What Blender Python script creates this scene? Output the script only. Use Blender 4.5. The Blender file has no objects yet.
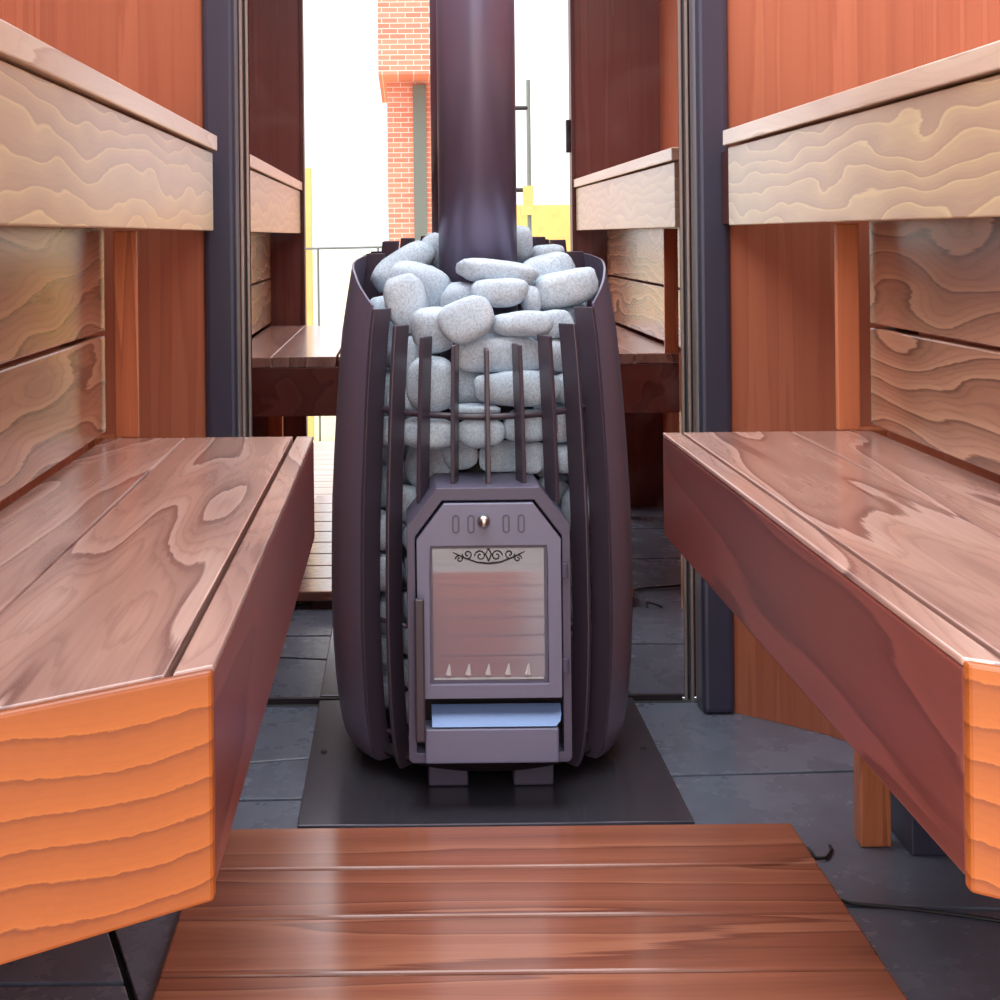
import bpy, bmesh, math, random
from mathutils import Vector, Matrix, noise as mnoise

sc = bpy.context.scene
COL = sc.collection
PI = math.pi

# ------------------------------------------------------------------ camera
F = 1450.0
VX, VY = 401.0, 236.0
ROLL = 0.0105
cam = bpy.data.objects.new('camera', bpy.data.cameras.new('camera'))
COL.objects.link(cam)
cam.data.sensor_width = 36.0
cam.data.lens = F / 1000 * 36
cam.data.shift_x = (500 - VX) / 1000
cam.data.shift_y = -(500 - VY) / 1000
cam.data.clip_start = 0.02
cam.data.clip_end = 300
cam.matrix_world = Matrix.Translation((0, 0, 1)) @ Matrix.Rotation(PI / 2, 4, 'X') @ Matrix.Rotation(-ROLL, 4, 'Z')
sc.camera = cam


def ray(px, py):
    """direction of a photo measurement, per metre of depth"""
    dx, dy = px - VX, py - VY
    return ((dx - ROLL * dy) / F, -(dy + ROLL * dx) / F)


# ------------------------------------------------------------------ helpers
def tag(o, label=None, cat=None, group=None, kind=None):
    if label: o['label'] = label
    if cat: o['category'] = cat
    if group: o['group'] = group
    if kind: o['kind'] = kind
    return o


def wloc(o):
    v = Vector((0, 0, 0))
    while o is not None:
        v = v + o.location
        o = o.parent
    return v


def thing(name, loc, label, cat, group=None):
    o = bpy.data.objects.new(name, None)
    o.empty_display_size = 0.05
    COL.objects.link(o)
    o.location = loc
    return tag(o, label, cat, group)


def obj(name, bm, mat, parent=None, smooth=False, bevel=0.0, segs=2, origin=None):
    bmesh.ops.recalc_face_normals(bm, faces=bm.faces[:])
    lo = [min(v.co[i] for v in bm.verts) for i in range(3)]
    hi = [max(v.co[i] for v in bm.verts) for i in range(3)]
    c = Vector([(lo[i] + hi[i]) / 2 for i in range(3)]) if origin is None else Vector(origin)
    bmesh.ops.translate(bm, verts=bm.verts[:], vec=-c)
    me = bpy.data.meshes.new(name)
    bm.to_mesh(me)
    bm.free()
    o = bpy.data.objects.new(name, me)
    COL.objects.link(o)
    mats = mat if isinstance(mat, (list, tuple)) else [mat]
    for m in mats:
        me.materials.append(m)
    if parent is not None:
        o.parent = parent
        o.location = c - wloc(parent)
    else:
        o.location = c
    if smooth:
        for p in me.polygons:
            p.use_smooth = True
    if bevel > 0:
        b = o.modifiers.new('bevel', 'BEVEL')
        b.width = bevel
        b.segments = segs
        b.limit_method = 'ANGLE'
        b.angle_limit = math.radians(40)
        b.harden_normals = False
    return o


def struct(name, bm, mat, **k):
    o = obj(name, bm, mat, **k)
    o['kind'] = 'structure'
    return o


def box(bm, x0, x1, y0, y1, z0, z1, mi=0):
    vs = [bm.verts.new((x, y, z)) for z in (z0, z1) for y in (y0, y1) for x in (x0, x1)]
    for q in ((0, 2, 3, 1), (4, 5, 7, 6), (0, 1, 5, 4), (2, 6, 7, 3), (0, 4, 6, 2), (1, 3, 7, 5)):
        f = bm.faces.new([vs[i] for i in q])
        f.material_index = mi
    return vs


def boxm(*a):
    bm = bmesh.new()
    box(bm, *a)
    return bm


def prism(bm, poly, z0, z1, axis='z'):
    """poly of (u,v); axis z: (x,y) ; axis y: (x,z) extruded along y"""
    def mk(u, v, w):
        return (u, v, w) if axis == 'z' else (u, w, v)
    a = [bm.verts.new(mk(u, v, z0)) for u, v in poly]
    b = [bm.verts.new(mk(u, v, z1)) for u, v in poly]
    n = len(poly)
    bm.faces.new(a)
    bm.faces.new(b[::-1])
    for i in range(n):
        bm.faces.new((a[i], b[i], b[(i + 1) % n], a[(i + 1) % n]))
    return bm


def ring_prism(bm, outer, inner, y0, y1):
    """frame between two outlines (x,z) of equal vertex count, extruded along y"""
    n = len(outer)
    L = {}
    for k, pts in (('o', outer), ('i', inner)):
        for j, y in ((0, y0), (1, y1)):
            L[k, j] = [bm.verts.new((x, y, z)) for x, z in pts]
    for i in range(n):
        q = (i + 1) % n
        bm.faces.new((L['o', 0][i], L['o', 0][q], L['i', 0][q], L['i', 0][i]))
        bm.faces.new((L['o', 1][i], L['i', 1][i], L['i', 1][q], L['o', 1][q]))
        bm.faces.new((L['o', 0][i], L['o', 1][i], L['o', 1][q], L['o', 0][q]))
        bm.faces.new((L['i', 0][i], L['i', 0][q], L['i', 1][q], L['i', 1][i]))
    return bm


def tube(bm, pts, r, n=8, closed=False):
    pts = [Vector(p) for p in pts]
    rings = []
    m = len(pts)
    for i, p in enumerate(pts):
        if closed:
            t = (pts[(i + 1) % m] - pts[i - 1])
        else:
            t = pts[min(i + 1, m - 1)] - pts[max(i - 1, 0)]
        t.normalize()
        up = Vector((0, 0, 1)) if abs(t.z) < 0.9 else Vector((1, 0, 0))
        a = t.cross(up).normalized()
        b = t.cross(a).normalized()
        rr = r[i] if isinstance(r, (list, tuple)) else r
        rings.append([bm.verts.new(p + a * rr * math.cos(2 * PI * k / n) + b * rr * math.sin(2 * PI * k / n)) for k in range(n)])
    for i in range(m if closed else m - 1):
        A, B = rings[i], rings[(i + 1) % m]
        for k in range(n):
            bm.faces.new((A[k], A[(k + 1) % n], B[(k + 1) % n], B[k]))
    if not closed:
        bm.faces.new(rings[0][::-1])
        bm.faces.new(rings[-1])
    return bm


def lathe(bm, prof, cx, cy, n=48, cap=True):
    rings = [[bm.verts.new((cx + r * math.cos(2 * PI * k / n), cy + r * math.sin(2 * PI * k / n), z)) for k in range(n)] for r, z in prof]
    for A, B in zip(rings, rings[1:]):
        for k in range(n):
            bm.faces.new((A[k], A[(k + 1) % n], B[(k + 1) % n], B[k]))
    if cap:
        bm.faces.new(rings[0][::-1])
        bm.faces.new(rings[-1])
    return bm


# ------------------------------------------------------------------ materials
def lin(c):
    return tuple(((v / 255) / 12.92 if v / 255 <= 0.04045 else ((v / 255 + 0.055) / 1.055) ** 2.4) for v in c) + (1.0,)


class NT:
    def __init__(self, name):
        self.m = bpy.data.materials.new(name)
        self.m.use_nodes = True
        self.t = self.m.node_tree
        self.b = self.t.nodes['Principled BSDF']

    def n(self, kind, **kw):
        nd = self.t.nodes.new('ShaderNode' + kind)
        for k, v in kw.items():
            setattr(nd, k, v)
        return nd

    def l(self, a, b):
        self.t.links.new(a, b)

    def math(self, op, a, b=None, c=None):
        nd = self.n('Math', operation=op)
        for i, v in enumerate((a, b, c)):
            if v is None: continue
            if isinstance(v, (int, float)):
                nd.inputs[i].default_value = v
            else:
                self.l(v, nd.inputs[i])
        return nd.outputs[0]

    def mix(self, fac, a, b, blend='MIX'):
        nd = self.n('Mix', data_type='RGBA', blend_type=blend)
        for i, v in ((0, fac), (6, a), (7, b)):
            if isinstance(v, (int, float)):
                nd.inputs[i].default_value = v
            elif isinstance(v, tuple):
                nd.inputs[i].default_value = v
            else:
                self.l(v, nd.inputs[i])
        return nd.outputs[2]

    def noise(self, vec, scale, detail=2.0, rough=0.5, w=None, dist=0.0):
        nd = self.n('TexNoise', noise_dimensions='4D' if w is not None else '3D')
        nd.inputs['Scale'].default_value = scale
        nd.inputs['Detail'].default_value = detail
        nd.inputs['Roughness'].default_value = rough
        nd.inputs['Distortion'].default_value = dist
        self.l(vec, nd.inputs['Vector'])
        if w is not None:
            self.l(w, nd.inputs['W'])
        return nd.outputs[0]

    def ramp(self, fac, stops):
        nd = self.n('ValToRGB')
        e = nd.color_ramp.elements
        while len(e) < len(stops):
            e.new(0.5)
        for el, (p, c) in zip(e, stops):
            el.position = p
            el.color = c
        self.l(fac, nd.inputs[0])
        return nd.outputs[0]

    def bump(self, h, strength, dist=0.002):
        nd = self.n('Bump')
        nd.inputs['Strength'].default_value = strength
        nd.inputs['Distance'].default_value = dist
        self.l(h, nd.inputs['Height'])
        self.l(nd.outputs[0], self.b.inputs['Normal'])


def wood(name, base, line, pale, along='Y', across_s=9.0, along_s=2.0, rings=9.0, grad=0.0, grad_axis='Z',
         rough=0.25, line_w=0.25, spec=0.5, fibre=0.25, coat=0.0, seed=0.0, fine_w=0.22):
    t = NT(name)
    dim = tuple(base[i] * 0.55 + line[i] * 0.45 for i in range(3)) + (1,)
    tc = t.n('TexCoord')
    info = t.n('ObjectInfo')
    w = t.math('MULTIPLY_ADD', info.outputs['Random'], 60.0, seed)
    mp = t.n('Mapping')
    s = {'X': across_s, 'Y': across_s, 'Z': across_s}
    s[along] = along_s
    mp.inputs['Scale'].default_value = (s['X'], s['Y'], s['Z'])
    t.l(tc.outputs['Object'], mp.inputs[0])
    nz = t.noise(mp.outputs[0], 1.0, 1.6, 0.45, w)
    v = t.math('MULTIPLY', nz, rings)
    sep = t.n('SeparateXYZ')
    t.l(tc.outputs['Object'], sep.inputs[0])
    if grad:
        v = t.math('MULTIPLY_ADD', sep.outputs[grad_axis], grad, v)
    mp2 = t.n('Mapping')
    s2 = {'X': 160.0, 'Y': 160.0, 'Z': 160.0}
    s2[along] = 5.0
    mp2.inputs['Scale'].default_value = (s2['X'], s2['Y'], s2['Z'])
    t.l(tc.outputs['Object'], mp2.inputs[0])
    fb = t.noise(mp2.outputs[0], 1.0, 3.0, 0.6, w)
    v = t.math('MULTIPLY_ADD', fb, 0.22, v)
    fr = t.math('FRACT', v)
    lc = t.ramp(fr, [(0.0, pale), (max(0.05, 0.9 - line_w * 2.4), base), (0.93 - line_w * 0.35, dim), (0.955, line), (1.0, pale)])
    mp3 = t.n('Mapping')
    mp3.inputs['Scale'].default_value = tuple(3.0 if a != along else 0.8 for a in 'XYZ')
    t.l(tc.outputs['Object'], mp3.inputs[0])
    big = t.noise(mp3.outputs[0], 1.0, 2.0, 0.5, w)
    fine = t.ramp(t.math('FRACT', t.math('MULTIPLY', v, 4.0)), [(0.0, (0, 0, 0, 1)), (0.55, (0, 0, 0, 1)), (0.93, (1, 1, 1, 1)), (1.0, (0, 0, 0, 1))])
    lc = t.mix(t.math('MULTIPLY', fine, fine_w), lc, line, 'MIX')
    c = t.mix(t.math('MULTIPLY', fb, fibre), lc, line, 'MIX')
    c2 = t.mix(t.math('MULTIPLY', big, 0.35), c, pale, 'MIX')
    t.l(c2, t.b.inputs['Base Color'])
    t.b.inputs['Roughness'].default_value = rough
    t.b.inputs['Specular IOR Level'].default_value = spec
    t.b.inputs['Coat Weight'].default_value = coat
    t.b.inputs['Coat Roughness'].default_value = rough * 0.7
    t.bump(t.math('ADD', t.math('MULTIPLY', fr, 0.5), fb), 0.12, 0.0006)
    return t.m


def plain(name, c, rough=0.5, metal=0.0, spec=0.5, bump=0.0, bscale=200.0, vary=0.0):
    t = NT(name)
    t.b.inputs['Base Color'].default_value = c
    t.b.inputs['Roughness'].default_value = rough
    t.b.inputs['Metallic'].default_value = metal
    t.b.inputs['Specular IOR Level'].default_value = spec
    tc = t.n('TexCoord')
    if bump:
        t.bump(t.noise(tc.outputs['Object'], bscale, 2), bump, 0.001)
    if vary:
        nz = t.noise(tc.outputs['Object'], 7.0, 4, 0.6)
        d = tuple(v * (1 - vary) for v in c[:3]) + (1,)
        p = tuple(min(1, v * (1 + vary)) for v in c[:3]) + (1,)
        t.l(t.ramp(nz, [(0.3, d), (0.7, p)]), t.b.inputs['Base Color'])
    return t.m


W_BASE = lin((186, 106, 74))
W_LINE = lin((112, 48, 36))
W_PALE = lin((206, 128, 92))
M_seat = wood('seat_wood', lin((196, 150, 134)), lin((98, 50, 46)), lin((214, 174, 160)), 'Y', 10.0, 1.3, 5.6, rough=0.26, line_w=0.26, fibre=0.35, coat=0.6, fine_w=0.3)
M_back = wood('backrest_wood', lin((182, 130, 104)), lin((84, 42, 34)), lin((202, 154, 124)), 'Y', 8.5, 2.0, 5.5, grad=20.0, rough=0.26, line_w=0.26, coat=0.3, fine_w=0.3)
M_ledge = wood('pale_ledge_wood', lin((190, 156, 132)), lin((228, 200, 154)), lin((180, 146, 124)), 'Y', 11.0, 4.0, 4.6, grad=34.0, rough=0.3, line_w=0.24, fibre=0.12, coat=0.35, fine_w=0.12)
M_cap = wood('cap_wood', lin((222, 190, 168)), lin((188, 146, 124)), lin((232, 204, 184)), 'Y', 12.0, 1.2, 5.0, rough=0.28, fibre=0.2, coat=0.4)
M_front = wood('shaded_board_wood', lin((128, 64, 56)), lin((92, 42, 38)), lin((138, 72, 62)), 'Y', 8.0, 0.9, 4.0, rough=0.3, line_w=0.3, fibre=0.35, fine_w=0.15)  # bench wood darkened in colour for the boards in shade
M_end = wood('end_board_wood', lin((172, 88, 36)), lin((112, 46, 20)), lin((182, 98, 42)), 'X', 6.0, 3.0, 2.6, grad=36.0, rough=0.35, line_w=0.42, fibre=0.15, fine_w=0.1)
M_veneer = wood('orange_veneer', lin((190, 110, 80)), lin((170, 92, 66)), lin((194, 114, 84)), 'Z', 30.0, 0.8, 1.5, rough=0.4, line_w=0.3, fibre=0.5, fine_w=0.1)
M_veneer_shaded = wood('shaded_veneer', lin((120, 66, 60)), lin((100, 52, 48)), lin((126, 72, 64)), 'Z', 30.0, 0.8, 1.5, rough=0.4, fibre=0.5, fine_w=0.1)  # veneer darkened in colour for the wall facing away from the light
M_batten = wood('batten_wood', lin((206, 118, 76)), lin((164, 84, 54)), lin((216, 130, 86)), 'Z', 22.0, 1.0, 4.0, rough=0.38, fibre=0.3)
M_darkwood = plain('dark_rail_wood', lin((84, 42, 36)), 0.45, vary=0.15)
M_deck = wood('duckboard_wood', lin((168, 100, 76)), lin((112, 58, 46)), lin((188, 120, 92)), 'X', 14.0, 0.9, 4.0, rough=0.22, line_w=0.25, fibre=0.4, coat=0.4)
M_terrace = wood('bleached_deck_wood', lin((172, 158, 148)), lin((128, 112, 104)), lin((184, 170, 160)), 'X', 14.0, 1.2, 4.0, rough=0.5)
M_steel = plain('dark_painted_steel', lin((96, 90, 112)), 0.38, 0.05, 0.6, bump=0.05, bscale=500)
M_bar = plain('dark_bar_steel', lin((68, 56, 68)), 0.36, 0.0, 0.7)
M_panel = plain('side_panel_steel', lin((108, 100, 120)), 0.34, 0.15, 0.6)
M_flue = plain('flue_paint', lin((116, 106, 130)), 0.33, 0.45, 0.5)
M_door = plain('stove_door_lit_paint', lin((130, 128, 154)), 0.34, 0.1, 0.6, bump=0.04, bscale=600)  # same stove paint, lightened in colour as if lit from the front
M_black = plain('black_iron', lin((36, 24, 30)), 0.55)
M_post = plain('post_paint', lin((72, 70, 88)), 0.33, 0.2, 0.5)
M_plate = plain('floor_plate_steel', lin((92, 88, 98)), 0.22, 0.5, 0.6, bump=0.03, bscale=60)
M_alu = plain('pale_aluminium', lin((190, 176, 170)), 0.3, 0.8)
M_chrome = plain('chrome', lin((215, 212, 208)), 0.28, 1.0)
M_lip = plain('drawer_lip_sky_tint', lin((112, 134, 176)), 0.35, 0.3)  # blue of the reflected sky put into the lip's base colour
M_cable = plain('black_rubber', lin((30, 24, 28)), 0.5)
M_grout = plain('dark_joint', lin((22, 18, 22)), 0.9)

# slate
t = NT('slate')
tc = t.n('TexCoord')
info = t.n('ObjectInfo')
nz = t.noise(tc.outputs['Object'], 7.0, 5, 0.62)
nf = t.noise(tc.outputs['Object'], 60.0, 3, 0.6)
t.l(t.ramp(nz, [(0.25, lin((98, 102, 116))), (0.6, lin((114, 120, 136))), (0.85, lin((130, 132, 144)))]), t.b.inputs['Base Color'])
t.l(t.ramp(nz, [(0.3, (0.24,) * 3 + (1,)), (0.7, (0.3,) * 3 + (1,))]), t.b.inputs['Roughness'])
t.bump(t.math('MULTIPLY_ADD', nz, 0.6, nf), 0.22, 0.002)
M_slate = t.m

# sauna stone
t = NT('grey_stone')
tc = t.n('TexCoord')
info = t.n('ObjectInfo')
w = t.math('MULTIPLY', info.outputs['Random'], 40.0)
n1 = t.noise(tc.outputs['Object'], 14.0, 3, 0.6, w)
n2 = t.noise(tc.outputs['Object'], 260.0, 3, 0.75, w)
base = t.ramp(n1, [(0.3, lin((188, 202, 216))), (0.55, lin((206, 221, 235))), (0.8, lin((226, 234, 240)))])
sp = t.ramp(n2, [(0.3, (1, 1, 1, 1)), (0.58, (0, 0, 0, 1))])
t.l(t.mix(t.math('MULTIPLY', sp, 0.55), base, lin((96, 100, 110))), t.b.inputs['Base Color'])
t.b.inputs['Roughness'].default_value = 0.62
t.bump(t.math('MULTIPLY_ADD', n1, 2.0, n2), 0.3, 0.002)
M_stone = t.m

# mirror with faint wiping smears
t = NT('mirror_glass')
tc = t.n('TexCoord')
t.b.inputs['Metallic'].default_value = 1.0
t.b.inputs['Roughness'].default_value = 0.0
t.b.inputs['Base Color'].default_value = (0.70, 0.67, 0.67, 1)
sm = t.noise(tc.outputs['Object'], 3.2, 4, 0.55, dist=2.2)
df = t.n('BsdfDiffuse')
df.inputs[0].default_value = lin((200, 180, 176))
mx = t.n('MixShader')
t.l(t.math('MULTIPLY', t.ramp(sm, [(0.5, (0, 0, 0, 1)), (0.72, (1, 1, 1, 1))]), 0.05), mx.inputs[0])
t.l(t.b.outputs[0], mx.inputs[1])
t.l(df.outputs[0], mx.inputs[2])
t.l(mx.outputs[0], t.t.nodes['Material Output'].inputs[0])
M_mirror = t.m

# stove glass: dark, glossy, pale reflection mixed into its grey base colour
t = NT('stove_glass')
t.b.inputs['Base Color'].default_value = lin((106, 106, 128))
t.b.inputs['Roughness'].default_value = 0.03
t.b.inputs['Specular IOR Level'].default_value = 1.0
t.b.inputs['IOR'].default_value = 1.95
M_glass = t.m

# brick
t = NT('red_brick')
tc = t.n('TexCoord')
mp = t.n('Mapping')
mp.inputs['Rotation'].default_value = (PI / 2, 0, 0)
t.l(tc.outputs['Object'], mp.inputs[0])
bk = t.n('TexBrick')
bk.inputs['Color1'].default_value = lin((220, 128, 106))
bk.inputs['Color2'].default_value = lin((230, 148, 122))
bk.inputs['Mortar'].default_value = lin((240, 212, 198))
bk.inputs['Scale'].default_value = 9.0
bk.inputs['Mortar Size'].default_value = 0.025
bk.inputs['Row Height'].default_value = 0.3
bk.inputs['Brick Width'].default_value = 0.9
t.l(mp.outputs[0], bk.inputs['Vector'])
t.l(bk.outputs[0], t.b.inputs['Base Color'])
t.b.inputs['Roughness'].default_value = 0.85
M_brick = t.m
M_yellow = plain('yellow_render', lin((240, 200, 122)), 0.8, vary=0.1)
M_paving = plain('pale_paving', lin((190, 176, 140)), 0.8, vary=0.12)
M_window_grey = plain('grey_window', lin((120, 124, 116)), 0.4)

# ------------------------------------------------------------------ the room
CEIL_Y = 1.5  # unseen ceiling ends here, left open beyond to light the stove and walls
ZM = 3.108          # mirror plane
MIDX = 0.137        # symmetry axis of the cabin


def mir(side, x):
    return x if side > 0 else 2 * MIDX - x


# floor: slabs with open joints
bm = bmesh.new()
box(bm, -0.80, 1.08, 0.80, 3.16, -0.06, -0.012, 1)


def slab(poly, inset=0.005):
    n = len(poly)
    cx = sum(p[0] for p in poly) / n
    cy = sum(p[1] for p in poly) / n
    q = []
    for i in range(n):   # inset along the edge normals
        p0, p1, p2 = Vector(poly[i - 1]), Vector(poly[i]), Vector(poly[(i + 1) % n])
        e1, e2 = (p1 - p0).normalized(), (p2 - p1).normalized()
        n1, n2 = Vector((-e1.y, e1.x)), Vector((-e2.y, e2.x))
        d = (n1 + n2)
        d = d / max(0.3, d.dot(n1))
        q.append((p1.x + d.x * inset, p1.y + d.y * inset))
    prism(bm, q, -0.02, random.uniform(-0.001, 0.0))


random.seed(4)
strips = [(-0.79, -0.79, -0.36, -0.50, [0.8, 1.35, 1.95, 2.45, 2.92, ZM - 0.012]),
          (-0.36, -0.50, 0.15, 0.15, [0.8, 1.2, 1.75, 2.20, (2.57, 2.59), (2.70, 2.845), ZM - 0.012]),
          (0.15, 0.15, 1.07, 1.07, [0.8, 1.3, 1.75, (2.19, 2.12), (2.66, 2.70), ZM - 0.012])]
for xa0, xa1, xb0, xb1, ys in strips:
    def xe(a0, a1, y):
        return a0 + (a1 - a0) * (y - 1.9) / 0.4 if a0 != a1 else a0
    for A, B in zip(ys, ys[1:]):
        A = A if isinstance(A, tuple) else (A, A)
        B = B if isinstance(B, tuple) else (B, B)
        def cl(x): return max(-0.78, min(1.07, x))
        poly = [(cl(xe(xa0, xa1, A[0])), A[0]), (cl(xe(xb0, xb1, A[1])), A[1]), (cl(xe(xb0, xb1, B[1])), B[1]), (cl(xe(xa0, xa1, B[0])), B[0])]
        if poly[1][0] - poly[0][0] < 0.03 or poly[2][0] - poly[3][0] < 0.03:
            continue
        slab(poly)
struct('floor', bm, [M_slate, M_grout], bevel=0.002)


def wall_profile(side):
    pts = [(0.645, 3.056), (0.686, 3.018), (0.76, 2.955), (0.83, 2.888), (0.88, 2.82), (0.92, 2.74), (0.942, 2.65), (0.95, 2.55), (0.95, 0.92)]
    return [(mir(side, x), y) for x, y in pts]


for side, nm in ((-1, 'wall_left'), (1, 'wall_right')):
    pr = wall_profile(side)
    off = []
    for i, (x, y) in enumerate(pr):
        a = Vector(pr[max(i - 1, 0)])
        b = Vector(pr[min(i + 1, len(pr) - 1)])
        d = (b - a).normalized()
        nrm = Vector((-d.y, d.x)) if side > 0 else Vector((d.y, -d.x))
        off.append((x + nrm.x * -0.022 * -1, y + nrm.y * 0.022))
    bm = bmesh.new()
    rows = [[bm.verts.new((x, y, z)) for x, y in pts] for z in (0.0, 2.2) for pts in (pr, off)]
    n = len(pr)
    for i in range(n - 1):
        bm.faces.new((rows[0][i], rows[0][i + 1], rows[2][i + 1], rows[2][i]))
        bm.faces.new((rows[1][i], rows[3][i], rows[3][i + 1], rows[1][i + 1]))
        bm.faces.new((rows[0][i], rows[1][i], rows[1][i + 1], rows[0][i + 1]))
        bm.faces.new((rows[2][i], rows[2][i + 1], rows[3][i + 1], rows[3][i]))
    for i in (0, n - 1):
        bm.faces.new((rows[0][i], rows[2][i], rows[3][i], rows[1][i]))
    struct(nm, bm, M_veneer, smooth=False, origin=(mir(side, 0.95), 2.0, 1.1))

bm = bmesh.new()          # wall with the doorway, on the camera's side
XL, XR = -0.366, 0.640
box(bm, -0.70, XL, 0.86, 0.915, 0.0, 2.2)
box(bm, XR, 0.974, 0.86, 0.915, 0.0, 2.2)
box(bm, XL, XR, 0.86, 0.915, 2.08, 2.2)
struct('wall_front', bm, M_veneer_shaded)
struct('wall_back', boxm(-0.43, 0.705, 3.125, 3.16, 0.0, 2.2), M_darkwood)
struct('ceiling', boxm(-0.70, 0.974, 0.86, CEIL_Y, 2.2, 2.24), M_veneer)
bm = bmesh.new()
for x in (XL, XR):
    s = 1 if x > 0 else -1
    box(bm, x - 0.018 * (s < 0) * 0 - (0.014 if s > 0 else 0), x + (0.014 if s < 0 else 0), 0.852, 0.923, 0.0, 2.08)
box(bm, XL, XR, 0.852, 0.923, 2.066, 2.08)
struct('trim_1', bm, M_darkwood, bevel=0.002)

# steel posts either side of the mirror
for side, nm in ((-1, 'left'), (1, 'right')):
    p = obj('corner_post', boxm(*sorted((mir(side, 0.6165), mir(side, 0.684))), 3.006, 3.090, 0.0, 2.2), M_post, bevel=0.012, segs=3)
    tag(p, 'dark steel post at the %s edge of the mirror, from floor to ceiling' % nm, 'post', 'steel posts beside the mirror')

# mirror
mroot = thing('wall_mirror', (MIDX, ZM, 0), 'tall mirror covering the wall behind the stove, reflecting the doorway', 'mirror')
obj('mirror_glass', boxm(-0.322, 0.597, ZM, ZM + 0.006, 0.012, 2.195), M_mirror, mroot)
for x0, x1, yb in ((0.5975, 0.604, 0.004), (0.6085, 0.6155, 0.018)):
    for sd in (-1, 1):
        obj('edge_strip', boxm(*sorted((mir(sd, x0), mir(sd, x1))), ZM - yb, ZM + 0.006, 0.0, 2.195), M_alu, mroot, bevel=0.0015)
for sd in (-1, 1):
    obj('edge_groove', boxm(*sorted((mir(sd, 0.604), mir(sd, 0.6085))), ZM - 0.001, ZM + 0.006, 0.0, 2.195), M_black, mroot)
obj('bottom_rail', boxm(-0.322, 0.592, ZM - 0.006, ZM + 0.006, 0.0, 0.012), M_black, mroot)


# ------------------------------------------------------------------ benches
def cut_y(X):     # slanted near end of the bench, in right-hand coordinates
    return max(0.935, 1.077 - (X - 0.418) * 0.70)


def bench(side):
    nm = 'left' if side < 0 else 'right'
    B = thing('lower_bench', (mir(side, 0.6), 1.7, 0),
              'low wooden sauna bench along the %s wall, wide seat with slanted near end' % nm, 'bench', 'low benches facing each other')
    FAR = 2.335

    def board(name, xa, xb, z0, z1, mat, y1, bev=0.003, inset=0.013):
        ys = [xa] + [x for x in (0.62,) if xa < x < xb] + [xb]
        near = [(x, cut_y(x) + inset) for x in ys]
        poly = near + [(xb, y1), (xa, y1)]
        bm = bmesh.new()
        prism(bm, [(mir(side, x), y) for x, y in poly], z0, z1)
        return obj(name, bm, mat, B, bevel=bev)
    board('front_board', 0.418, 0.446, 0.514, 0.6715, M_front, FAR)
    board('front_board_lit_top', 0.418, 0.446, 0.672, 0.679, M_seat, FAR, 0.002)  # top edge of the front board, its light painted in as paler wood
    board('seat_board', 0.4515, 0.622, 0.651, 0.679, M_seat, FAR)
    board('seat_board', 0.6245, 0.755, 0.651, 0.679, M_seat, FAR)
    # slanted end board
    bm = bmesh.new()
    pts = [(0.418, 1.077), (0.62, cut_y(0.62)), (0.755, 0.935)]
    pol = pts + [(x, y + 0.0125) for x, y in pts[::-1]]
    prism(bm, [(mir(side, x), y) for x, y in pol], 0.507, 0.678)
    e = obj('end_board', bm, M_end, B, bevel=0.003)
    obj('far_end_board', boxm(*sorted((mir(side, 0.4465), mir(side, 0.755))), FAR - 0.022, FAR - 0.001, 0.520, 0.6505), M_front, B, bevel=0.002)
    # bearers and legs
    for y in (1.25, 1.80):
        obj('bearer', boxm(*sorted((mir(side, 0.447), mir(side, 0.75))), y - 0.025, y + 0.025, 0.59, 0.6505), M_darkwood, B)
    obj('leg', boxm(*sorted((mir(side, 0.736), mir(side, 0.786))), 2.352, 2.39, 0.0, 0.678), M_batten, B, bevel=0.003)
    obj('leg', boxm(*sorted((mir(side, 0.70), mir(side, 0.75))), 1.05, 1.09, 0.0, 0.6505), M_batten, B, bevel=0.003)

    # backrest
    R = thing('backrest', (mir(side, 0.77), 1.7, 0.69),
              'backrest of two wide varnished boards above the %s low bench' % nm, 'backrest', 'backrests along the side walls')
    for z0, z1 in ((0.690, 0.846), (0.852, 1.05)):
        obj('backrest_board', boxm(*sorted((mir(side, 0.750), mir(side, 0.776))), 0.93, 2.325, z0, z1), M_back, R, bevel=0.003)
    obj('upright', boxm(*sorted((mir(side, 0.701), mir(side, 0.738))), 2.337, 2.3495, 0.6795, 1.0125), M_batten, R, bevel=0.002)
    obj('upright', boxm(*sorted((mir(side, 0.777), mir(side, 0.813))), 2.28, 2.325, 0.69, 1.16), M_darkwood, R, bevel=0.002)
    obj('upright', boxm(*sorted((mir(side, 0.777), mir(side, 0.813))), 1.1, 1.14, 0.69, 1.16), M_darkwood, R, bevel=0.002)

    # upper bench
    U = thing('upper_bench', (mir(side, 0.78), 1.9, 1.015),
              'high wooden bench on the %s wall, pale figured front board under a lighter cap' % nm, 'bench', 'high benches facing each other')
    obj('front_board', boxm(*sorted((mir(side, 0.640), mir(side, 0.664))), 0.925, 2.83, 1.014, 1.166), M_ledge, U, bevel=0.002)
    obj('cap_board', boxm(*sorted((mir(side, 0.632), mir(side, 0.80))), 0.925, 2.84, 1.170, 1.200), M_cap, U, bevel=0.002)
    obj('seat_board', boxm(*sorted((mir(side, 0.803), mir(side, 0.945))), 0.925, 2.60, 1.170, 1.200), M_cap, U, bevel=0.002)
    obj('support_rail', boxm(*sorted((mir(side, 0.6645), mir(side, 0.690))), 0.925, 3.0, 1.018, 1.166), M_darkwood, U)


bench(-1)
bench(1)

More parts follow.
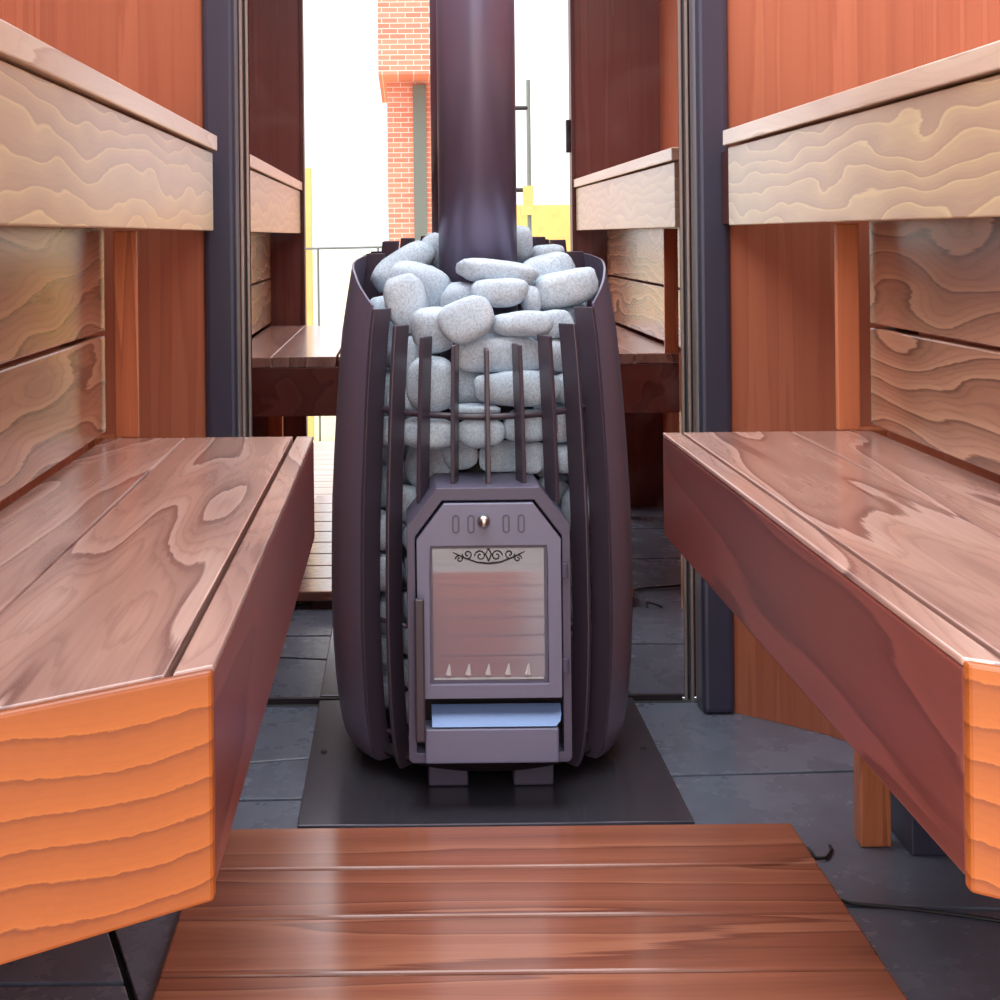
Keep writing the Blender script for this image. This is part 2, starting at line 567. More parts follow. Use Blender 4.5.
# ------------------------------------------------------------------ duckboard
D = thing('duckboard', (0.15, 1.7, 0), 'reddish brown wooden duckboard of wide planks lying in front of the stove', 'duckboard')
y = 2.333
DX0, DX1 = -0.322, 0.618
wd = [0.150, 0.150, 0.150, 0.158, 0.158, 0.158, 0.158, 0.158, 0.158]
for wdt in wd:
    obj('plank', boxm(DX0, DX1, y - wdt, y, 0.024, 0.05), M_deck, D, bevel=0.004, segs=2)
    y -= wdt + 0.006
for x in (-0.22, 0.15, 0.52):
    obj('bearer', boxm(x - 0.03, x + 0.03, y + 0.02, 2.32, 0.0, 0.024), M_darkwood, D)

# ------------------------------------------------------------------ stove
SX, SY = 0.148, 2.80
tag(obj('hearth_plate', boxm(-0.185, 0.483, 2.435, 3.092, 0.0005, 0.012), M_plate, None, bevel=0.002),
    'flat dark steel plate on the slate floor under the stove', 'floor plate')
hp = bpy.data.objects['hearth_plate']
for x in (-0.158, 0.455):
    for yy in (2.78,):
        bm = bmesh.new()
        lathe(bm, [(0.006, 0.012), (0.005, 0.0145)], x, yy, 16)
        obj('screw', bm, M_black, hp)

S = thing('wood_stove', (SX, SY, 0.012), 'dark barrel-shaped sauna stove caged in vertical steel bars, with glass door', 'stove')
RAD = [(0.03, 0.235), (0.045, 0.255), (0.065, 0.268), (0.10, 0.275), (0.149, 0.281), (0.22, 0.286), (0.302, 0.289), (0.40, 0.288), (0.494, 0.286), (0.59, 0.281),
       (0.686, 0.275), (0.75, 0.270), (0.82, 0.263), (0.88, 0.254), (0.925, 0.246), (1.0, 0.234)]


def interp(tab, x):
    if x <= tab[0][0]: return tab[0][1]
    for (a, va), (b, vb) in zip(tab, tab[1:]):
        if x <= b:
            return va + (vb - va) * (x - a) / (b - a)
    return tab[-1][1]


TOP = [(0, 0.800), (12, 0.806), (24, 0.818), (36, 0.834), (48, 0.858), (60, 0.890), (75, 0.925), (90, 0.945), (114, 0.958), (120, 0.985), (150, 1.0), (180, 1.0)]
NB = 28
for k in range(NB):
    ang = k * 360.0 / NB
    a = ang if ang <= 180 else 360 - ang
    if 56 < a < 114.5:
        continue
    zt = interp(TOP, a)
    zb = 0.045
    if a < 30:
        zb = (0.560, 0.560, 0.530)[int(round(a / (360.0 / NB)))]
    d = Vector((math.sin(math.radians(ang)), -math.cos(math.radians(ang)), 0))
    tg = Vector((d.y, -d.x, 0))
    n = 22
    bm = bmesh.new()
    rows = []
    for i in range(n + 1):
        u = i / n
        z = zb + (zt - zb) * (u ** 1.25)
        r = interp(RAD, z)
        row = []
        for rr, s in ((r, -1), (r, 1), (r - 0.040, 1), (r - 0.040, -1)):
            row.append(bm.verts.new(Vector((SX, SY, z)) + d * rr + tg * 0.0038 * s))
        rows.append(row)
    for A, B in zip(rows, rows[1:]):
        for q in range(4):
            bm.faces.new((A[q], A[(q + 1) % 4], B[(q + 1) % 4], B[q]))
    bm.faces.new(rows[0][::-1])
    bm.faces.new(rows[-1])
    obj('cage_bar', bm, M_bar, S, bevel=0.0012, segs=1)
for sd in (-1, 1):
    bm = bmesh.new()
    n, m = 26, 22
    g = {}
    for lay, th in ((0, 0.0), (1, -0.004)):
        for i in range(n + 1):
            zz = 0.045 + 0.0 * i
            for k in range(m + 1):
                a = 52.5 + 61.5 * k / m
                zt = interp(TOP, a) + 0.004
                z = 0.045 + (zt - 0.045) * (i / n) ** 1.25
                r = interp(RAD, z) + th
                q = math.radians(a) * sd
                g[lay, i, k] = bm.verts.new((SX + r * math.sin(q), SY - r * math.cos(q), z))
    for i in range(n):
        for k in range(m):
            for lay in (0, 1):
                bm.faces.new((g[lay, i, k], g[lay, i, k + 1], g[lay, i + 1, k + 1], g[lay, i + 1, k]))
    for i in range(n):
        for k in (0, m):
            bm.faces.new((g[0, i, k], g[1, i, k], g[1, i + 1, k], g[0, i + 1, k]))
    for k in range(m):
        for i in (0, n):
            bm.faces.new((g[0, i, k], g[0, i, k + 1], g[1, i, k + 1], g[1, i, k]))
    sp_ = obj('side_panel', bm, M_panel, S, smooth=True)
    em = sp_.modifiers.new('edges', 'EDGE_SPLIT')
    em.split_angle = math.radians(50)
for z, dr, r in ((0.693, 0.0395, 0.0062), (0.30, 0.044, 0.0045), (0.095, 0.040, 0.0055)):
    R0 = interp(RAD, z) - dr
    pts = []
    angs = range(0, 360, 5) if z > 0.6 else range(36, 325, 4)
    for g in angs:
        pts.append((SX + R0 * math.sin(math.radians(g)), SY - R0 * math.cos(math.radians(g)), z - (0.014 * math.cos(math.radians(g)) if z > 0.6 else 0)))
    bm = bmesh.new()
    tube(bm, pts, r, 8, closed=z > 0.6)
    obj('cage_ring', bm, M_bar, S, smooth=True)
bm = bmesh.new()
lathe(bm, [(0.11, 0.052), (0.19, 0.046), (0.238, 0.052), (0.248, 0.062), (0.235, 0.075), (0.11, 0.075)], SX, SY, 64)
obj('base_dish', bm, M_black, S, smooth=False)
bm = bmesh.new()
lathe(bm, [(0.125, 0.0755), (0.125, 0.60), (0.10, 0.68), (0.0755, 0.72)], SX, SY, 48)
obj('firebox', bm, M_black, S, smooth=True)
bm = bmesh.new()
lathe(bm, [(0.0755, 0.722), (0.0755, 2.195)], SX, SY, 64)
obj('flue_pipe', bm, M_flue, S, smooth=False)
fl = bpy.data.objects['flue_pipe']
for p in fl.data.polygons:
    p.use_smooth = len(p.vertices) == 4
for sx in (-0.073, 0.080):
    for yy in (2.60, 2.97):
        obj('foot', boxm(SX + sx - 0.036, SX + sx + 0.036, yy, yy + 0.05, 0.0125, 0.075), M_steel, S, bevel=0.003)

# door surround
DXC = 0.1445
YF = 2.487


def octo(hw, z0, z1, ch_x, ch_z, bc=0.0):
    return [(DXC - hw + bc, z0), (DXC + hw - bc, z0), (DXC + hw, z0 + bc), (DXC + hw, z1 - ch_z), (DXC + hw - ch_x, z1), (DXC - hw + ch_x, z1), (DXC - hw, z1 - ch_z), (DXC - hw, z0 + bc)]


bm = bmesh.new()
ring_prism(bm, octo(0.140, 0.095, 0.567, 0.051, 0.066, 0.006), octo(0.126, 0.112, 0.545, 0.047, 0.062, 0.002), YF, YF + 0.16)
obj('door_surround', bm, M_steel, S, bevel=0.002)
bm = bmesh.new()
prism(bm, octo(0.1255, 0.113, 0.544, 0.047, 0.062, 0.002), YF + 0.045, YF + 0.055, 'y')
obj('surround_back', bm, M_black, S)

door = bm = bmesh.new()
outer = octo(0.1235, 0.207, 0.541, 0.047, 0.062, 0.002)
gx0, gx1, gz0, gz1 = DXC - 0.1015, DXC + 0.1005, 0.232, 0.468
inner = [(gx0, gz0), (gx1, gz0), (gx1, gz0 + 0.02), (gx1, gz1 - 0.02), (gx1 - 0.002, gz1), (gx0 + 0.002, gz1), (gx0, gz1 - 0.02), (gx0, gz0 + 0.02)]
ring_prism(bm, outer, inner, YF - 0.006, YF + 0.02)
DOOR = obj('door', bm, M_door, S, bevel=0.003)
obj('glass', boxm(gx0 - 0.004, gx1 + 0.004, YF + 0.004, YF + 0.009, gz0 - 0.004, gz1 + 0.004), M_glass, DOOR)
# bead around the glass
bm = bmesh.new()
rect = lambda g: [(gx0 + g, gz0 + g), (gx1 - g, gz0 + g), (gx1 - g, gz1 - g), (gx0 + g, gz1 - g)]
ring_prism(bm, rect(0.0005), rect(0.005), YF - 0.001, YF + 0.0038)
obj('glass_bead', bm, M_steel, DOOR)
# scroll ornament at the top of the glass
bm = bmesh.new()
for s in (-1, 1):
    for cx, cz, r0, dirn in ((0.014, 0.449, 0.010, 1), (0.036, 0.452, 0.009, -1), (0.050, 0.444, 0.007, 1)):
        pts = []
        for i in range(26):
            g = i / 25 * 2.6 * PI
            r = r0 * (1 - i / 32)
            pts.append((DXC + s * (cx + r * math.cos(g * dirn)), YF + 0.0028, cz + r * math.sin(g * dirn)))
        tube(bm, pts, 0.0011, 5)
    tube(bm, [(DXC, YF + 0.0028, 0.436), (DXC + s * 0.02, YF + 0.0028, 0.438), (DXC + s * 0.044, YF + 0.0028, 0.447), (DXC + s * 0.062, YF + 0.0028, 0.456)], [0.0018, 0.0015, 0.0013, 0.0006], 5)
    tube(bm, [(DXC, YF + 0.0028, 0.44), (DXC + s * 0.005, YF + 0.0028, 0.452), (DXC, YF + 0.0028, 0.462)], 0.0013, 5)
obj('scroll_ornament', bm, M_black, DOOR)
# grate tips behind the lower edge of the glass
M_ash = plain('pale_ash', lin((206, 200, 198)), 0.8)
bm = bmesh.new()
for i in range(5):
    x = DXC - 0.071 + i * 0.034
    tube(bm, [(x, YF + 0.0025, 0.246), (x + 0.001, YF + 0.0025, 0.254), (x + 0.002, YF + 0.0025, 0.264)], [0.0055, 0.0035, 0.001], 6)
bx = box(bm, gx0 + 0.006, gx1 - 0.008, YF + 0.001, YF + 0.0035, 0.2375, 0.2405)
obj('grate_teeth', bm, M_ash, DOOR)
# vents, knob, handle, hinges
for i, x in enumerate((-0.056, -0.030, 0.030, 0.056)):
    bm = bmesh.new()
    w2, h2 = 0.0065, 0.016
    o8 = lambda g: [(DXC + x + (w2 - g) * math.cos(q) * 1.0, 0.506 + (h2 - w2) * (1 if math.sin(q) > 0 else -1) + (w2 - g) * math.sin(q)) for q in [PI * 2 * (j + 0.5) / 16 for j in range(16)]]
    ring_prism(bm, o8(0), o8(0.003), YF - 0.0072, YF - 0.0055)
    obj('vent_slot', bm, M_steel, DOOR)
bm = bmesh.new()
bmesh.ops.create_uvsphere(bm, u_segments=24, v_segments=16, radius=0.0115)
bmesh.ops.translate(bm, verts=bm.verts[:], vec=(DXC - 0.009, YF - 0.022, 0.513))
obj('knob', bm, M_chrome, DOOR, smooth=True)
bm = bmesh.new()
tube(bm, [(DXC - 0.009, YF - 0.0065, 0.513), (DXC - 0.009, YF - 0.016, 0.513)], 0.005, 12)
obj('knob_stem', bm, M_chrome, DOOR)
bm = bmesh.new()
box(bm, DXC - 0.1285, DXC - 0.112, YF - 0.034, YF - 0.022, 0.142, 0.385)
box(bm, DXC - 0.1240, DXC - 0.1165, YF - 0.022, YF - 0.0062, 0.340, 0.352)
box(bm, DXC - 0.1240, DXC - 0.1165, YF - 0.022, YF - 0.0062, 0.220, 0.232)
obj('handle', bm, M_bar, DOOR, bevel=0.003)
for z in (0.262, 0.425):
    bm = bmesh.new()
    tube(bm, [(DXC + 0.130, YF - 0.006, z - 0.012), (DXC + 0.130, YF - 0.006, z + 0.012)], 0.0055, 10)
    obj('hinge', bm, M_steel, DOOR)
# ash drawer
dr = obj('ash_drawer', boxm(DXC - 0.112, DXC + 0.1165, YF - 0.010, YF + 0.04, 0.097, 0.157), M_door, S, bevel=0.003)
bm = bmesh.new()
pr = [(DXC - 0.100, 0.160), (DXC + 0.112, 0.160), (DXC + 0.120, 0.167), (DXC + 0.1225, 0.176), (DXC + 0.1225, 0.190), (DXC - 0.100, 0.190)]
va = [bm.verts.new((x, YF - 0.010 + (z - 0.160) * 1.0, z)) for x, z in pr]
vb = [bm.verts.new((x, YF - 0.004 + (z - 0.160) * 1.0, z - 0.002)) for x, z in pr]
bm.faces.new(va)
bm.faces.new(vb[::-1])
for i in range(6):
    bm.faces.new((va[i], vb[i], vb[(i + 1) % 6], va[(i + 1) % 6]))
obj('drawer_lip', bm, M_lip, dr)

# ------------------------------------------------------------------ stones
random.seed(11)
STONE_ME = []
for k in range(9):
    bm = bmesh.new()
    bmesh.ops.create_icosphere(bm, subdivisions=3, radius=1.0)
    sd = Vector((k * 7.3, k * 3.1, k * 5.7))
    pw = 0.70
    for v in bm.verts:
        c = v.co.copy()
        q = Vector([math.copysign(abs(x) ** pw, x) for x in c])
        q = q * (1 + 0.17 * mnoise.noise(c * 0.9 + sd) + 0.07 * mnoise.noise(c * 2.2 + sd))
        v.co = q
    lo = [min(v.co[i] for v in bm.verts) for i in range(3)]
    hi = [max(v.co[i] for v in bm.verts) for i in range(3)]
    for v in bm.verts:       # unit box so that sizes are sizes
        v.co = Vector([(v.co[i] - lo[i]) / (hi[i] - lo[i]) - 0.5 for i in range(3)])
    me = bpy.data.meshes.new('sauna_stone')
    bm.to_mesh(me)
    bm.free()
    for p in me.polygons:
        p.use_smooth = True
    me.materials.append(M_stone)
    STONE_ME.append(me)

STONES = []
NTOP = 24


def put_stone(loc, size, rot, label, group, mesh=None, bend=0.0):
    k = (mesh if mesh is not None else random.randrange(9))
    me = STONE_ME[k].copy()
    for v in me.vertices:
        x, yy, z = v.co.x * size[0], v.co.y * size[1], v.co.z * size[2]
        if rot[1]:
            c, s_ = math.cos(rot[1]), math.sin(rot[1])
            x, z = x * c + z * s_, -x * s_ + z * c
        if bend:                       # follow the round of the cage
            r, g = bend - yy, x / bend
            x, yy = r * math.sin(g), bend - r * math.cos(g)
        v.co = (x, yy, z)
    o = bpy.data.objects.new('sauna_stone', me)
    COL.objects.link(o)
    o.location = loc
    o.rotation_euler = (rot[0], 0, rot[2])
    tag(o, label, 'stone', group)
    STONES.append(o)


G_TOP = 'stones heaped on top of the stove'
G_CAGE = 'stones stacked behind the front bars'
G_SIDE = 'stones down the sides of the stove'
# photo measurements: centre, width, height, turn, depth
TOPS = [
    (394, 266, 66, 32, 36, 2.86, 'long grey stone leaning up to the right at the heap\'s left edge'),
    (431, 255, 22, 40, -8, 2.93, 'narrow upright stone wedged just left of the flue pipe'),
    (443, 288, 66, 46, -18, 2.745, 'big broad stone left of the flue pipe, blunt end to the right'),
    (396, 304, 40, 56, 12, 2.70, 'tall stone standing just inside the left tall bars'),
    (497, 273, 76, 24, -6, 2.685, 'long flat stone lying against the foot of the flue pipe'),
    (500, 298, 54, 28, 0, 2.63, 'oval stone centred below the flue pipe, under the long flat one'),
    (543, 275, 54, 38, 16, 2.75, 'plump stone right of the flue foot, tilted up to the right'),
    (573, 291, 66, 35, 12, 2.71, 'wide rounded stone at the heap\'s right rim, above the bars'),
    (524, 244, 20, 34, 0, 2.95, 'stone showing behind the flue pipe on its right side'),
    (534, 306, 19, 28, 0, 2.65, 'small pointed stone between the centre oval and the right rim stone'),
    (526, 326, 58, 25, 0, 2.60, 'long low stone above the right front bars'),
    (570, 322, 46, 28, 8, 2.66, 'blocky stone under the right rim stone, near the tallest right bars'),
    (468, 326, 54, 42, 20, 2.61, 'domed stone at the heap\'s front, left of centre'),
    (431, 338, 42, 46, 10, 2.615, 'rounded stone over the tops of the left front bars'),
    (552, 255, 30, 20, 0, 2.90, 'small stone at the back right of the heap, behind the plump stone'),
    (412, 262, 26, 22, 0, 2.95, 'small stone at the back left of the heap, behind the leaning one'),
    (470, 302, 50, 40, 0, 2.70, 'half hidden stone below the flue pipe, behind the domed front stone'),
    (480, 340, 46, 34, 0, 2.655, 'half hidden stone behind the large oval one at the top of the cage'),
    (548, 300, 40, 34, 0, 2.73, 'half hidden stone under the wide rim stone, deep in the heap'),
    (414, 318, 40, 40, 0, 2.69, 'half hidden stone deep in the heap on the left'),
    (474, 384, 50, 44, 0, 2.62, 'half hidden stone behind the first bar left of the centre bar'),
    (535, 352, 44, 40, 0, 2.65, 'half hidden stone behind the bars right of centre'),
    (440, 452, 44, 36, 0, 2.62, 'half hidden stone deep behind the left front bars, above the door frame'),
    (545, 452, 40, 44, 0, 2.63, 'half hidden stone deep behind the right front bars, above the door frame'),
]
for i, (px, py, w, h, rot, Y, lab) in enumerate(TOPS):
    rx, rz = ray(px, py)
    sx, sz = w * Y / F, h * Y / F
    dep = min(0.13, max(0.05, (sx * sz) ** 0.5 * 1.05))
    put_stone((rx * Y, Y, 1 + rz * Y), (sx * 1.10, dep, sz * 1.10), (random.uniform(-0.15, 0.15), -math.radians(rot), 0), lab, G_TOP, i % 9)

CAGE = [
    (502, 357, 84, 36, 0, 'large smooth oval stone across the centre bars, topmost in the cage'),
    (447, 384, 42, 54, 0, 'big egg-shaped stone left of centre, just above the cage ring'),
    (510, 391, 80, 34, -2, 'broad stone right of centre, resting above the cage ring'),
    (409, 368, 26, 46, 12, 'stone behind the second bar from the left, below the bar tops'),
    (407, 400, 22, 26, -15, 'small stone at the left end of the ring, below the second bar\'s stone'),
    (476, 409, 46, 13, 0, 'thin sliver of stone level with the cage ring, left of the centre bar'),
    (428, 428, 50, 29, 0, 'flat-topped stone just below the ring on the left'),
    (474, 428, 42, 28, 0, 'stone just below the ring, left of the centre bar'),
    (519, 430, 50, 30, 0, 'stone just below the ring, right of the centre bar'),
    (515, 463, 70, 38, 0, 'wide stone sitting right above the door frame, right of centre'),
    (420, 470, 42, 50, -6, 'big stone above the door frame\'s left sloping corner'),
    (462, 459, 36, 34, 14, 'leaning stone above the door frame, left of centre'),
    (479, 480, 22, 14, 0, 'small chip of stone on the door frame beside the centre bar'),
    (402, 438, 22, 30, 0, 'stone at the left edge between ring and door frame'),
    (400, 505, 22, 36, 0, 'stone beside the door frame\'s left sloping corner'),
    (562, 356, 30, 32, 0, 'stone high on the right, behind the third bar from the right'),
    (564, 390, 28, 30, 0, 'stone on the right, just above the ring\'s right end'),
    (564, 424, 28, 34, 10, 'stone on the right, just below the ring\'s right end'),
    (566, 456, 28, 26, 0, 'stone on the right, second below the ring'),
    (563, 484, 30, 30, -20, 'stone above the door frame\'s right sloping corner'),
    (577, 512, 24, 44, 0, 'stone beside the door frame\'s right sloping corner'),
    (547, 474, 14, 26, 30, 'narrow stone squeezed between the wide stone and the right bars'),
    (592, 345, 22, 40, 0, 'stone near the tall right bars, at rim height'),
    (593, 392, 20, 44, 0, 'tall stone near the right bars, level with the ring'),
    (594, 440, 20, 44, 0, 'stone near the right bars, below ring level'),
    (595, 487, 20, 44, 0, 'stone near the right bars, level with the frame top'),
    (384, 348, 18, 44, 0, 'stone near the tall left bars, at rim height'),
    (383, 397, 18, 44, 0, 'tall stone near the left bars, level with the ring'),
    (382, 444, 18, 40, 0, 'stone near the left bars, below ring level'),
    (381, 488, 18, 40, 0, 'stone near the left bars, level with the frame top'),
]
for z_y, (pl, pr_) in zip((540, 572, 606, 640, 676, 708), ((401, 581),) * 6):
    CAGE.append((pl - 1, z_y, 24, 31, random.uniform(-12, 12), None))
    CAGE.append((pr_, z_y, 24, 31, random.uniform(-12, 12), None))
for z_y in (530, 570, 608, 646, 684):
    CAGE.append((382, z_y, 20, 36, 0, None))
    CAGE.append((595, z_y, 20, 36, 0, None))

RIN = 0.2085


def hit_shell(px, py, extra=0.0):
    rx, rz = ray(px, py)
    Y = SY - 0.2
    for _ in range(40):
        z = 1 + rz * Y
        rr = min(interp(RAD, z) - 0.075 + extra, 0.2135)
        dx = rx * Y - SX
        if abs(dx) >= rr:
            ny = SY
        else:
            ny = SY - (rr * rr - dx * dx) ** 0.5
        Y += (ny - Y) * 0.5
    return rx * Y, Y, 1 + rz * Y


names = {400: 'left', 581: 'right', 382: 'far left', 595: 'far right'}
seen = {}
for i, (px, py, w, h, rot, lab) in enumerate(CAGE):
    x, Y, z = hit_shell(px, py)
    az = math.atan2(x - SX, SY - Y)
    ca = max(0.45, math.cos(az))
    sx, sz = w * Y / F / ca, h * Y / F
    grp = G_CAGE
    if lab is None:
        key = px
        seen[key] = seen.get(key, 0) + 1
        ordn = ['top', 'second', 'third', 'fourth', 'fifth', 'lowest'][seen[key] - 1]
        if px in (400, 581):
            lab = '%s stone in the column beside the door\'s %s edge, behind the bars' % (ordn if ordn == 'top' else ordn if ordn == 'lowest' else ordn + ' from the top', names[px])
        else:
            lab = '%s in the column of stones glimpsed between the %s bars' % (('topmost stone' if ordn == 'top' else ordn + ' stone'), names[px])
        grp = G_SIDE
    put_stone((x, Y, z), (sx * 1.13, 0.078, sz * 1.13), (0, -math.radians(rot), az), lab, grp, (i * 4 + 2) % 9, max(0.12, math.hypot(x - SX, Y - SY)))

# the rest of the fill, round the sides of the cage
random.seed(5)
for side in (-1, 1):
    for az in (74, 92, 110, 128):
        z = 0.13 + random.uniform(0, 0.03)
        while z < interp(TOP, az) - 0.09:
            h = random.uniform(0.055, 0.085)
            rr = min(interp(RAD, z) - 0.080, 0.208)
            g = math.radians(az * side)
            p = (SX + rr * math.sin(g), SY - rr * math.cos(g), z + h / 2)
            if all((Vector(p) - q.location).length > 0.050 for q in STONES):
                put_stone(p, (0.070, 0.068, h * 1.0), (0, random.uniform(-0.2, 0.2), g),
                          'grey stone packed behind the bars on the %s flank of the stove' % ('left' if side < 0 else 'right'),
                          'hidden stones on the %s flank' % ('left' if side < 0 else 'right'))
            z += h

# let the stones settle: shrink whatever still cuts into its neighbours or the stove
from mathutils.bvhtree import BVHTree
bpy.context.view_layer.update()


def bvh_of(objs):
    vs, ps = [], []
    for o in objs:
        b = len(vs)
        mw = Matrix.Translation(wloc(o)) if o.parent else Matrix.LocRotScale(o.location, o.rotation_euler, o.scale)
        vs += [mw @ v.co for v in o.data.vertices]
        ps += [tuple(b + i for i in p.vertices) for p in o.data.polygons]
    return BVHTree.FromPolygons(vs, ps), vs


fixed = [c for c in S.children_recursive if c.type == 'MESH']
FB, _ = bvh_of(fixed)
trees = {}


def rebuild(i):
    t, vs = bvh_of([STONES[i]])
    lo = [min(v[k] for v in vs) for k in range(3)]
    hi = [max(v[k] for v in vs) for k in range(3)]
    trees[i] = (t, lo, hi)


for i in range(len(STONES)):
    rebuild(i)
axis = Vector((SX, SY, 0))
START = [o.location.copy() for o in STONES]
for it in range(130):
    move, cut = {}, set()
    for i in range(len(STONES)):
        t, lo, hi = trees[i]
        o = STONES[i]
        if t.overlap(FB):
            rv = Vector((o.location.x - SX, o.location.y - SY, 0))
            inward = rv.length > 0.15
            step = rv.normalized() * (-0.0012 if inward else 0.0012)
            move[i] = move.get(i, Vector((0, 0, 0))) + step
            cut.add((i, 2))
        for j in range(i + 1, len(STONES)):
            t2, l2, h2 = trees[j]
            if all(lo[k] < h2[k] and l2[k] < hi[k] for k in range(3)) and t.overlap(t2):
                d = STONES[i].location - STONES[j].location
                d = Vector((d.x * (0.08 if i < NTOP or j < NTOP else 0.35), d.y * (2.0 if i < NTOP or j < NTOP else 0.5), d.z * 0.35)).normalized() * 0.0008
                fi, fj = 16 <= i < NTOP, 16 <= j < NTOP
                if fi == fj:
                    move[i] = move.get(i, Vector((0, 0, 0))) + d
                    move[j] = move.get(j, Vector((0, 0, 0))) - d
                    cut |= {(i, 1), (j, 1)}
                else:
                    k, sg = (i, 1) if fi else (j, -1)
                    move[k] = move.get(k, Vector((0, 0, 0))) + d * sg
                    cut.add((k, 1))
    if not cut:
        break
    for i, d in move.items():
        STONES[i].location = STONES[i].location + d
    for i, m in cut:
        o = STONES[i]
        f = 0.9992 if it < 60 else 0.994
        o.scale = (o.scale.x * f, o.scale.y * f * (0.992 if m == 1 else 0.985), o.scale.z * f)
    for i in set(list(move) + [c[0] for c in cut]):
        rebuild(i)

# ------------------------------------------------------------------ small things on the floor
pts = []
for px, py in ((832, 897), (850, 903), (880, 906), (920, 910), (960, 915), (1000, 921), (1050, 930)):
    rx, rz = ray(px, py)
    Y = -0.996 / rz
    pts.append((rx * Y, Y, 0.004))
bm = bmesh.new()
tube(bm, pts, 0.003, 8)
tag(obj('cable', bm, M_cable, None, smooth=True), 'thin black cable lying on the slate beside the duckboard', 'cable')
pts = []
for px, py in ((808, 848), (816, 858), (826, 858), (832, 850), (830, 846)):
    rx, rz = ray(px, py)
    Y = -0.996 / rz
    pts.append((rx * Y, Y, 0.004))
bm = bmesh.new()
tube(bm, pts, 0.0028, 8)
tag(obj('cable_end', bm, M_cable, None, smooth=True), 'short curl of black cable at the duckboard\'s far right corner', 'cable')
bxo = obj('junction_box', boxm(0.806, 0.91, 2.318, 2.46, 0.0, 0.20), M_post, None, bevel=0.003)
tag(bxo, 'dark grey box on the floor behind the right bench\'s wooden leg', 'box')

# ------------------------------------------------------------------ outside, seen in the mirror


def rpt(px, py, d):
    """a point outside seen in the mirror at reflected depth d"""
    rx, rz = ray(px, py)
    return rx * d, 2 * ZM - d, 1 + rz * d


struct('ground', boxm(-60, 60, -90, 0.86, -0.30, -0.05), M_paving)
TD = thing('terrace_deck', (0.137, -0.3, -0.05), 'bleached plank terrace outside the doorway, mirrored left of the stove', 'deck')
yy = 0.845
while yy > -0.9:
    obj('plank', boxm(-1.6, 1.9, yy - 0.14, yy, -0.03, -0.004), M_terrace, TD, bevel=0.003)
    yy -= 0.147
for x in (-1.2, 0.137, 1.5):
    obj('joist', boxm(x - 0.03, x + 0.03, yy + 0.02, 0.84, -0.05, -0.03), M_terrace, TD)
d = 9.6
B1 = thing('brick_building', (0.4, 2 * ZM - d, -0.05), 'red brick building outside, mirrored beside the flue pipe', 'building')
x0 = rpt(387, 100, d)[0]
bm = bmesh.new()
box(bm, x0, x0 + 0.78, 2 * ZM - d - 1.5, 2 * ZM - d, -0.05, 2.02)
obj('wall', bm, M_brick, B1)
bm = bmesh.new()
box(bm, x0 - 0.05, x0 + 0.80, 2 * ZM - d - 1.5, 2 * ZM - d + 0.45, 2.02, 2.8)
obj('upper_storey', bm, M_brick, B1)
xw = rpt(413, 100, d)[0]
obj('window', boxm(xw, xw + 0.085, 2 * ZM - d - 0.05, 2 * ZM - d + 0.02, -0.05, 2.0), M_window_grey, B1)
d = 7.4
xa, xb = rpt(296, 240, d)[0], rpt(311.5, 240, d)[0]
tag(obj('yellow_post', boxm(xa, xb, 2 * ZM - d - 0.08, 2 * ZM - d, -0.05, rpt(306, 168, d)[2]), M_yellow),
    'yellow wooden post outside, mirrored at the doorway\'s left edge', 'post')
bm = bmesh.new()
tube(bm, [rpt(290, 249, d - 0.2), rpt(385, 247, d - 0.2)], 0.006, 8)
for px in (318, 378):
    p = rpt(px, 248, d - 0.2)
    tube(bm, [(p[0], p[1], -0.05), p], 0.006, 8)
tag(obj('hand_rail', bm, M_window_grey), 'thin grey rail outside, mirrored left of the stones', 'rail')
d = 13.0
xa, xb = rpt(505, 240, d)[0], rpt(562, 240, d)[0]
tag(obj('yellow_wall', boxm(xa, xb + 0.8, 2 * ZM - d - 0.4, 2 * ZM - d, -0.05, rpt(530, 205, d)[2]), M_yellow),
    'low yellow wall outside, mirrored right of the flue pipe', 'wall')
d = 8.0
L = thing('lamp_post', (rpt(528, 240, d)[0], 2 * ZM - d, -0.05), 'slim dark pole with two short arms outside, mirrored right of the flue', 'pole')
p = rpt(528, 80, d)
bm = bmesh.new()
tube(bm, [(p[0], p[1], -0.05), (p[0], p[1], p[2])], 0.012, 10)
obj('pole', bm, M_window_grey, L)
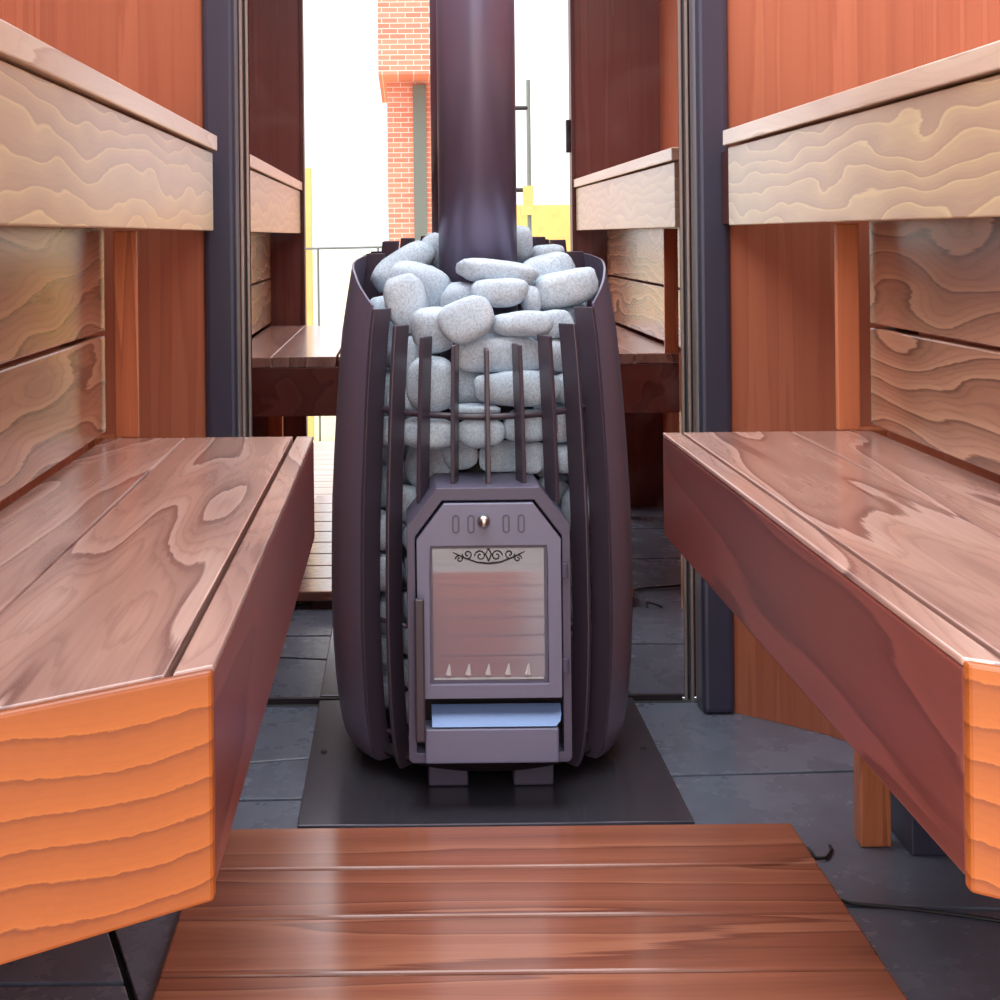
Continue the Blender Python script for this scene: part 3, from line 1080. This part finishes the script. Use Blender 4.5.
for py in (108, 190):
    q = rpt(528, py, d)
    bm = bmesh.new()
    tube(bm, [q, (q[0] - 0.11, q[1], q[2])], 0.012, 8)
    obj('arm', bm, M_black, L)
bm = bmesh.new()
box(bm, p[0] - 0.035, p[0] + 0.02, p[1] - 0.03, p[1] + 0.03, rpt(528, 215, d)[2], rpt(528, 186, d)[2])
obj('junction', bm, M_yellow, L)
bm = bmesh.new()
box(bm, XR - 0.030, XR - 0.0145, 0.872, 0.905, 1.30, 1.42)
tag(obj('door_latch', bm, M_black, None, bevel=0.003), 'small dark latch on the door frame, mirrored at the right', 'latch')

# ------------------------------------------------------------------ light
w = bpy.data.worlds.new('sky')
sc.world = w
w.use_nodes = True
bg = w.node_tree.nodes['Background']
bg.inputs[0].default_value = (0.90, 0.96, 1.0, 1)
wt = w.node_tree
wc = wt.nodes.new('ShaderNodeTexCoord')
ws = wt.nodes.new('ShaderNodeSeparateXYZ')
wm = wt.nodes.new('ShaderNodeMapRange')      # overcast sky: brighter overhead than at the horizon
wm.inputs['From Min'].default_value = 0.05
wm.inputs['From Max'].default_value = 1.0
wm.inputs['To Min'].default_value = 1.0
wm.inputs['To Max'].default_value = 2.6
wt.links.new(wc.outputs['Generated'], ws.inputs[0])
wt.links.new(ws.outputs['Z'], wm.inputs['Value'])
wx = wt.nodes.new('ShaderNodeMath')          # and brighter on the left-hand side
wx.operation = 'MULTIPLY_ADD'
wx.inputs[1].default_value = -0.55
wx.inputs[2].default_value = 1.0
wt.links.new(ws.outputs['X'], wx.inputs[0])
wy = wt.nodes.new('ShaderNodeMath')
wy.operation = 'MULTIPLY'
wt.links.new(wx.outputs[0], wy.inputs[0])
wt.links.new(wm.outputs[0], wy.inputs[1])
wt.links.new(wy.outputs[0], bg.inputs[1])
sc.view_settings.view_transform = 'Standard'
sc.view_settings.look = 'None'
sc.view_settings.gamma = 1.0
sc.view_settings.use_curve_mapping = False
sc.view_settings.exposure = 1.25
sc.cycles.max_bounces = 12
sc.cycles.diffuse_bounces = 6
sc.cycles.glossy_bounces = 6
sc.cycles.use_denoising = True
